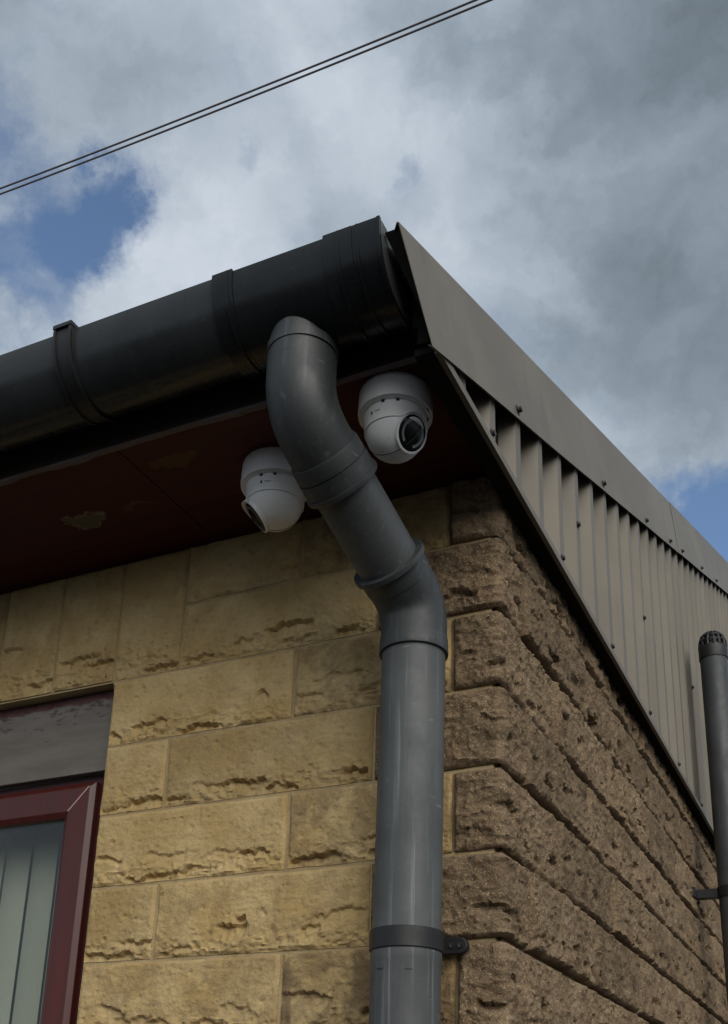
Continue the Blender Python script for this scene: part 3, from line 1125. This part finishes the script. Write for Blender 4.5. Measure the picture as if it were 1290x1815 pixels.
MB().sweep([at(2.44), at(1.90)], [.0550, .0550], 64).build('pipe', M['pipe'], dp, 40)
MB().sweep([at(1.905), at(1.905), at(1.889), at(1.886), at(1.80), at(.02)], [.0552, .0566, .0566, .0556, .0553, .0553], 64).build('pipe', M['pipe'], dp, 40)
for (ang, z, ww) in ((-112, 1.873, .26), (-62, 1.871, .24)):
    vs, fs = [], []
    for i in range(7):
        a = math.radians(ang) + ww * (i / 6 - .5)
        c = at(z)
        for dz in (-.0016, .0016):
            vs.append((c.x + .0560 * math.cos(a), c.y + .0560 * math.sin(a), z + dz * (1 - abs(i - 3) / 4)))
        if i:
            fs.append((2 * i - 2, 2 * i, 2 * i + 1, 2 * i - 1))
    MB().add(vs, fs).build('stamped_mark', M['mark'], dp)
# clip: ring round the pipe and two ears on the wall
m_ = MB()
c0, c1 = at(1.905), at(1.938)
m_.sweep([c0, c0, c1, c1], [.0540, .0590, .0590, .0540], 64)
m_.build('pipe_clip', M['clip'], dp, 40, .0012)
clip = [o for o in dp.children if o.name.startswith('pipe_clip')][0]
m_ = MB()
zc = 1.9285


def stadium(x0, x1, z0, z1, n=8):
    r = (z1 - z0) / 2
    cz = (z0 + z1) / 2
    pts = [(x1 - r + r * math.cos(a), cz + r * math.sin(a)) for a in np.linspace(-math.pi / 2, math.pi / 2, n)]
    pts += [(x0 + r + r * math.cos(a), cz + r * math.sin(a)) for a in np.linspace(math.pi / 2, 3 * math.pi / 2, n)]
    return pts


m_.prism(stadium(-.200, -.0480, zc - .0135, zc + .0135), 'y', -.030, -.017)
m_.box(-.148, -.090, -.052, -.0301, zc - .012, zc + .012)
m_.build('clip_plate', M['clip'], clip, None, .0015)
for sx in (-.0745, -.0600):
    MB().sweep([(sx, -.0305, zc), (sx, -.0325, zc), (sx, -.0325, zc), (sx, -.0312, zc)], [.0047, .0047, .0026, .0020], 12, True, (0, 0, 1)).build('screw', M['steel'], clip, 40)

# ================================================================== vent pipe on the gable
VX, VY = .140, 2.0
vp = empty('vent_pipe', (VX, VY, 0), 'charcoal vent pipe with a cage top standing in front of the gable cladding', 'vent pipe')
MB().sweep([(VX, VY, 3.325), (VX, VY, .02)], [.047, .047], 40).build('pipe', M['vent'], vp, 40)
MB().sweep([(VX, VY, 3.305), (VX, VY, 3.305), (VX, VY, 3.345), (VX, VY, 3.352), (VX, VY, 3.352)], [.047, .0500, .0500, .0485, .044], 40).build('cage_collar', M['clip'], vp, 40)
cg = MB()
for i in range(14):
    a = 2 * math.pi * i / 14
    pts = []
    for k in range(7):
        ph = (k / 6) * math.pi / 2
        rr_ = .0465 * (math.cos(ph) ** .75 if k < 6 else 0.06)
        pts.append((VX + rr_ * math.cos(a), VY + rr_ * math.sin(a), 3.350 + .062 * math.sin(ph)))
    cg.sweep(pts, [.0048] * 7, 6, True, (math.cos(a), math.sin(a), .2))
for z, r in ((3.372, .0465), (3.392, .040)):
    ring = [(VX + r * math.cos(t_), VY + r * math.sin(t_), z) for t_ in np.linspace(0, 2 * math.pi, 25)]
    cg.sweep(ring, [.0028] * 25, 6, False, (0, 0, 1))
cg.sweep([(VX, VY, 3.405), (VX, VY, 3.414)], [.018, .012], 16)
cg.sweep([(VX, VY, 3.345), (VX, VY, 3.375), (VX, VY, 3.398), (VX, VY, 3.405)], [.041, .039, .026, .010], 24)
cg.build('vent_cage', M['clip'], vp, 40)
m_ = MB()
m_.sweep([(VX, VY, 2.440), (VX, VY, 2.440), (VX, VY, 2.475), (VX, VY, 2.475)], [.046, .0515, .0515, .046], 40)
m_.box(.016, VX - .046, VY - .018, VY + .018, 2.443, 2.472)
m_.box(.014, .026, VY - .055, VY + .055, 2.441, 2.474)
m_.build('pipe_clip', M['clip'], vp, 40)


# ================================================================== security cameras
def turret(loc, lens_dir, label, scale=1.0, mark_az=-113):
    """white turret camera hanging from the soffit: base, trim ring, ball, lens window"""
    root = empty('security_camera', loc, label, 'security camera', 'white turret cameras under the soffit')
    L = Vector(loc)
    k = scale

    def lathe(prof, seg=56):
        return [(L + Vector((0, 0, z * k))) for r, z in prof], [r * k for r, z in prof]
    p, r = lathe([(.0535, -.0005), (.0545, -.004), (.0555, -.034), (.0548, -.0395), (.0515, -.0420), (.0480, -.0420), (.0480, -.030)])
    MB().sweep(p, r, 56).build('base', M['white'], root, 35)
    p, r = lathe([(.0470, -.030), (.0470, -.0435), (.0466, -.0450), (.0466, -.0465), (.0452, -.0700), (.0448, -.0708), (.0420, -.0700)])
    MB().sweep(p, r, 56).build('trim_ring', M['white'], root, 35)
    # small slots at the top of the ring
    for ang in (-62, -88, 20):
        a = math.radians(ang)
        c = L + Vector((.0468 * math.cos(a), .0468 * math.sin(a), -.0438)) * k
        t_ = Vector((-math.sin(a), math.cos(a), 0))
        MB().sweep([c - t_ * .0028, c + t_ * .0028], [.0021, .0021], 8, True, (0, 0, 1)).build('slot', M['mark'], root)
    # ball
    bc = L + Vector((0, 0, -.0655)) * k
    R_ = .0435 * k
    n = Vector(lens_dir).normalized()
    u, v, a = basis(n)
    m = MB()
    pts, rad = [], []
    ns = 30
    cut = math.radians(41)
    for i in range(ns + 1):
        th = math.pi - (math.pi - cut) * i / ns
        pts.append(bc + a * (R_ * math.cos(th)))
        rad.append(max(R_ * math.sin(th), .0002))
    rl = R_ * math.sin(cut)
    f0 = R_ * math.cos(cut)
    # white bezel lip round the lens
    for rr_, z in ((rl, f0 + .003), (rl + .0005, f0 + .0055), (rl - .0010, f0 + .0065), (rl - .0022, f0 + .0060), (rl - .0026, f0 + .002)):
        pts.append(bc + a * z)
        rad.append(rr_)
    m.sweep(pts, rad, 56, True, tuple(u))
    ball = m.build('ball', M['white'], root, 50)
    # seam round the ball
    sa = (n * .25 + Vector((0, 0, 1)) * .35 + v * .9).normalized()
    su, sv, _ = basis(sa, (0.3, 1, .2))
    ring = [bc + (su * math.cos(t_) + sv * math.sin(t_)) * (R_ + .0001) for t_ in np.linspace(0, 2 * math.pi, 61)]
    MB().sweep(ring, [.00065] * 61, 6, False, tuple(sa)).build('seam', M['mark'], ball)
    # dark lens window, rings, lens
    z0 = f0 + .0042
    MB().sweep([bc + a * (z0 - .006), bc + a * z0, bc + a * (z0 + .0026), bc + a * (z0 + .0034)], [rl - .0027, rl - .0026, rl - .0035, rl - .0050], 48, True, tuple(u)).build('lens_window', M['black_gloss'], root, 35)
    zz = z0 + .0036
    for (a0, a1) in ((25, 150), (205, 330)):
        vs, fs = [], []
        for i in range(25):
            t_ = math.radians(a0 + (a1 - a0) * i / 24)
            d_ = u * math.cos(t_) + v * math.sin(t_)
            for q in (.0165, .0205):
                vs.append(bc + a * (zz + .0003) + d_ * q * k)
            if i:
                fs.append((2 * i - 2, 2 * i, 2 * i + 1, 2 * i - 1))
        MB().add(vs, fs).build('lens_ring', M['lens_ring'], root)
    pts = [bc + a * (zz - .001), bc + a * (zz + .0008), bc + a * (zz + .0012), bc + a * (zz + .0015), bc + a * (zz + .0017), bc + a * (zz + .00175)]
    MB().sweep(pts, [.0150 * k, .0148 * k, .0120 * k, .0090 * k, .0050 * k, .0005], 40, True, tuple(u)).build('lens', M['lens'], root, 25)
    # sun visor brow over the window
    vs, fs = [], []
    for i in range(21):
        t_ = math.radians(-62 + 124 * i / 20)
        d_ = u * math.cos(t_) + v * math.sin(t_)
        ext = .0075 * math.cos(t_ * 1.3) ** 1
        for (q, z) in ((rl + .0006, f0 + .001), (rl + .0022, f0 + .0015), (rl + .0018, f0 + .004 + max(0, ext)), (rl + .0004, f0 + .004 + max(0, ext))):
            vs.append(bc + d_ * q + a * z)
        if i:
            b0, b1 = 4 * (i - 1), 4 * i
            for q in range(4):
                fs.append((b0 + q, b0 + (q + 1) % 4, b1 + (q + 1) % 4, b1 + q))
    MB().add(vs, fs).build('visor', M['white'], root, 40)
    # maker's mark: a small dark dash and dot on the ball, facing the front
    for (az, zz_, wd_, hh) in ((mark_az, -.0565, .0036, .0050), (mark_az + 13, -.0560, .0110, .0011)):
        vs, fs = [], []
        rc = .0463 * k
        for i in range(6):
            aa = math.radians(az) + (i / 5 - .5) * wd_ / rc
            for j in range(2):
                vs.append(L + Vector((rc * math.cos(aa), rc * math.sin(aa), (zz_ + (j - .5) * hh + (.0010 if i % 2 and hh > .003 else 0)) * k)))
            if i:
                fs.append((2 * i - 2, 2 * i, 2 * i + 1, 2 * i - 1))
        MB().add(vs, fs).build('printed_mark', M['mark'], root)
    return root


turret((-.0830, -.2770, ZS), (.84, -.29, -.46), 'white turret camera tucked between the downpipe bend and the gable end, lens facing outwards', 1.15)
turret((-.372, -.178, ZS), (-.72, -.28, -.64), 'white turret camera under the red soffit half behind the downpipe, lens turned to the window', 1.20, -88)

# ================================================================== overhead cables
top_pts = [(-4.126, 2.2, 7.573), (-3.246, 2.2, 7.536), (-2.49, 2.2, 7.49), (-1.465, 2.2, 7.443), (-.801, 2.2, 7.424)]
low_pts = [(-4.117, 2.2, 7.526), (-2.979, 2.2, 7.466), (-1.464, 2.2, 7.403), (-.707, 2.2, 7.374)]
for pts, lab in ((top_pts, 'upper of the two thin dark cables crossing the cloudy sky'), (low_pts, 'lower of the two thin dark cables crossing the cloudy sky')):
    xs_, zs_ = [q[0] for q in pts], [q[2] for q in pts]
    co = np.polyfit(xs_, zs_, 2 if pts is top_pts else 2)
    co[0] = .0065
    mid_ = np.mean(xs_)
    lin = np.polyfit(xs_, np.array(zs_) - co[0] * np.array(xs_) ** 2, 1)
    X = np.linspace(-22, 16, 120)
    Z = co[0] * X ** 2 + lin[0] * X + lin[1]
    cb = MB().sweep([(x_, 2.2, z_) for x_, z_ in zip(X, Z)], [.0058] * len(X), 8, True, (0, 1, 0)).build('overhead_cable', M['cable'], None, 60)
    tag(cb, lab, 'cable', 'overhead cables')
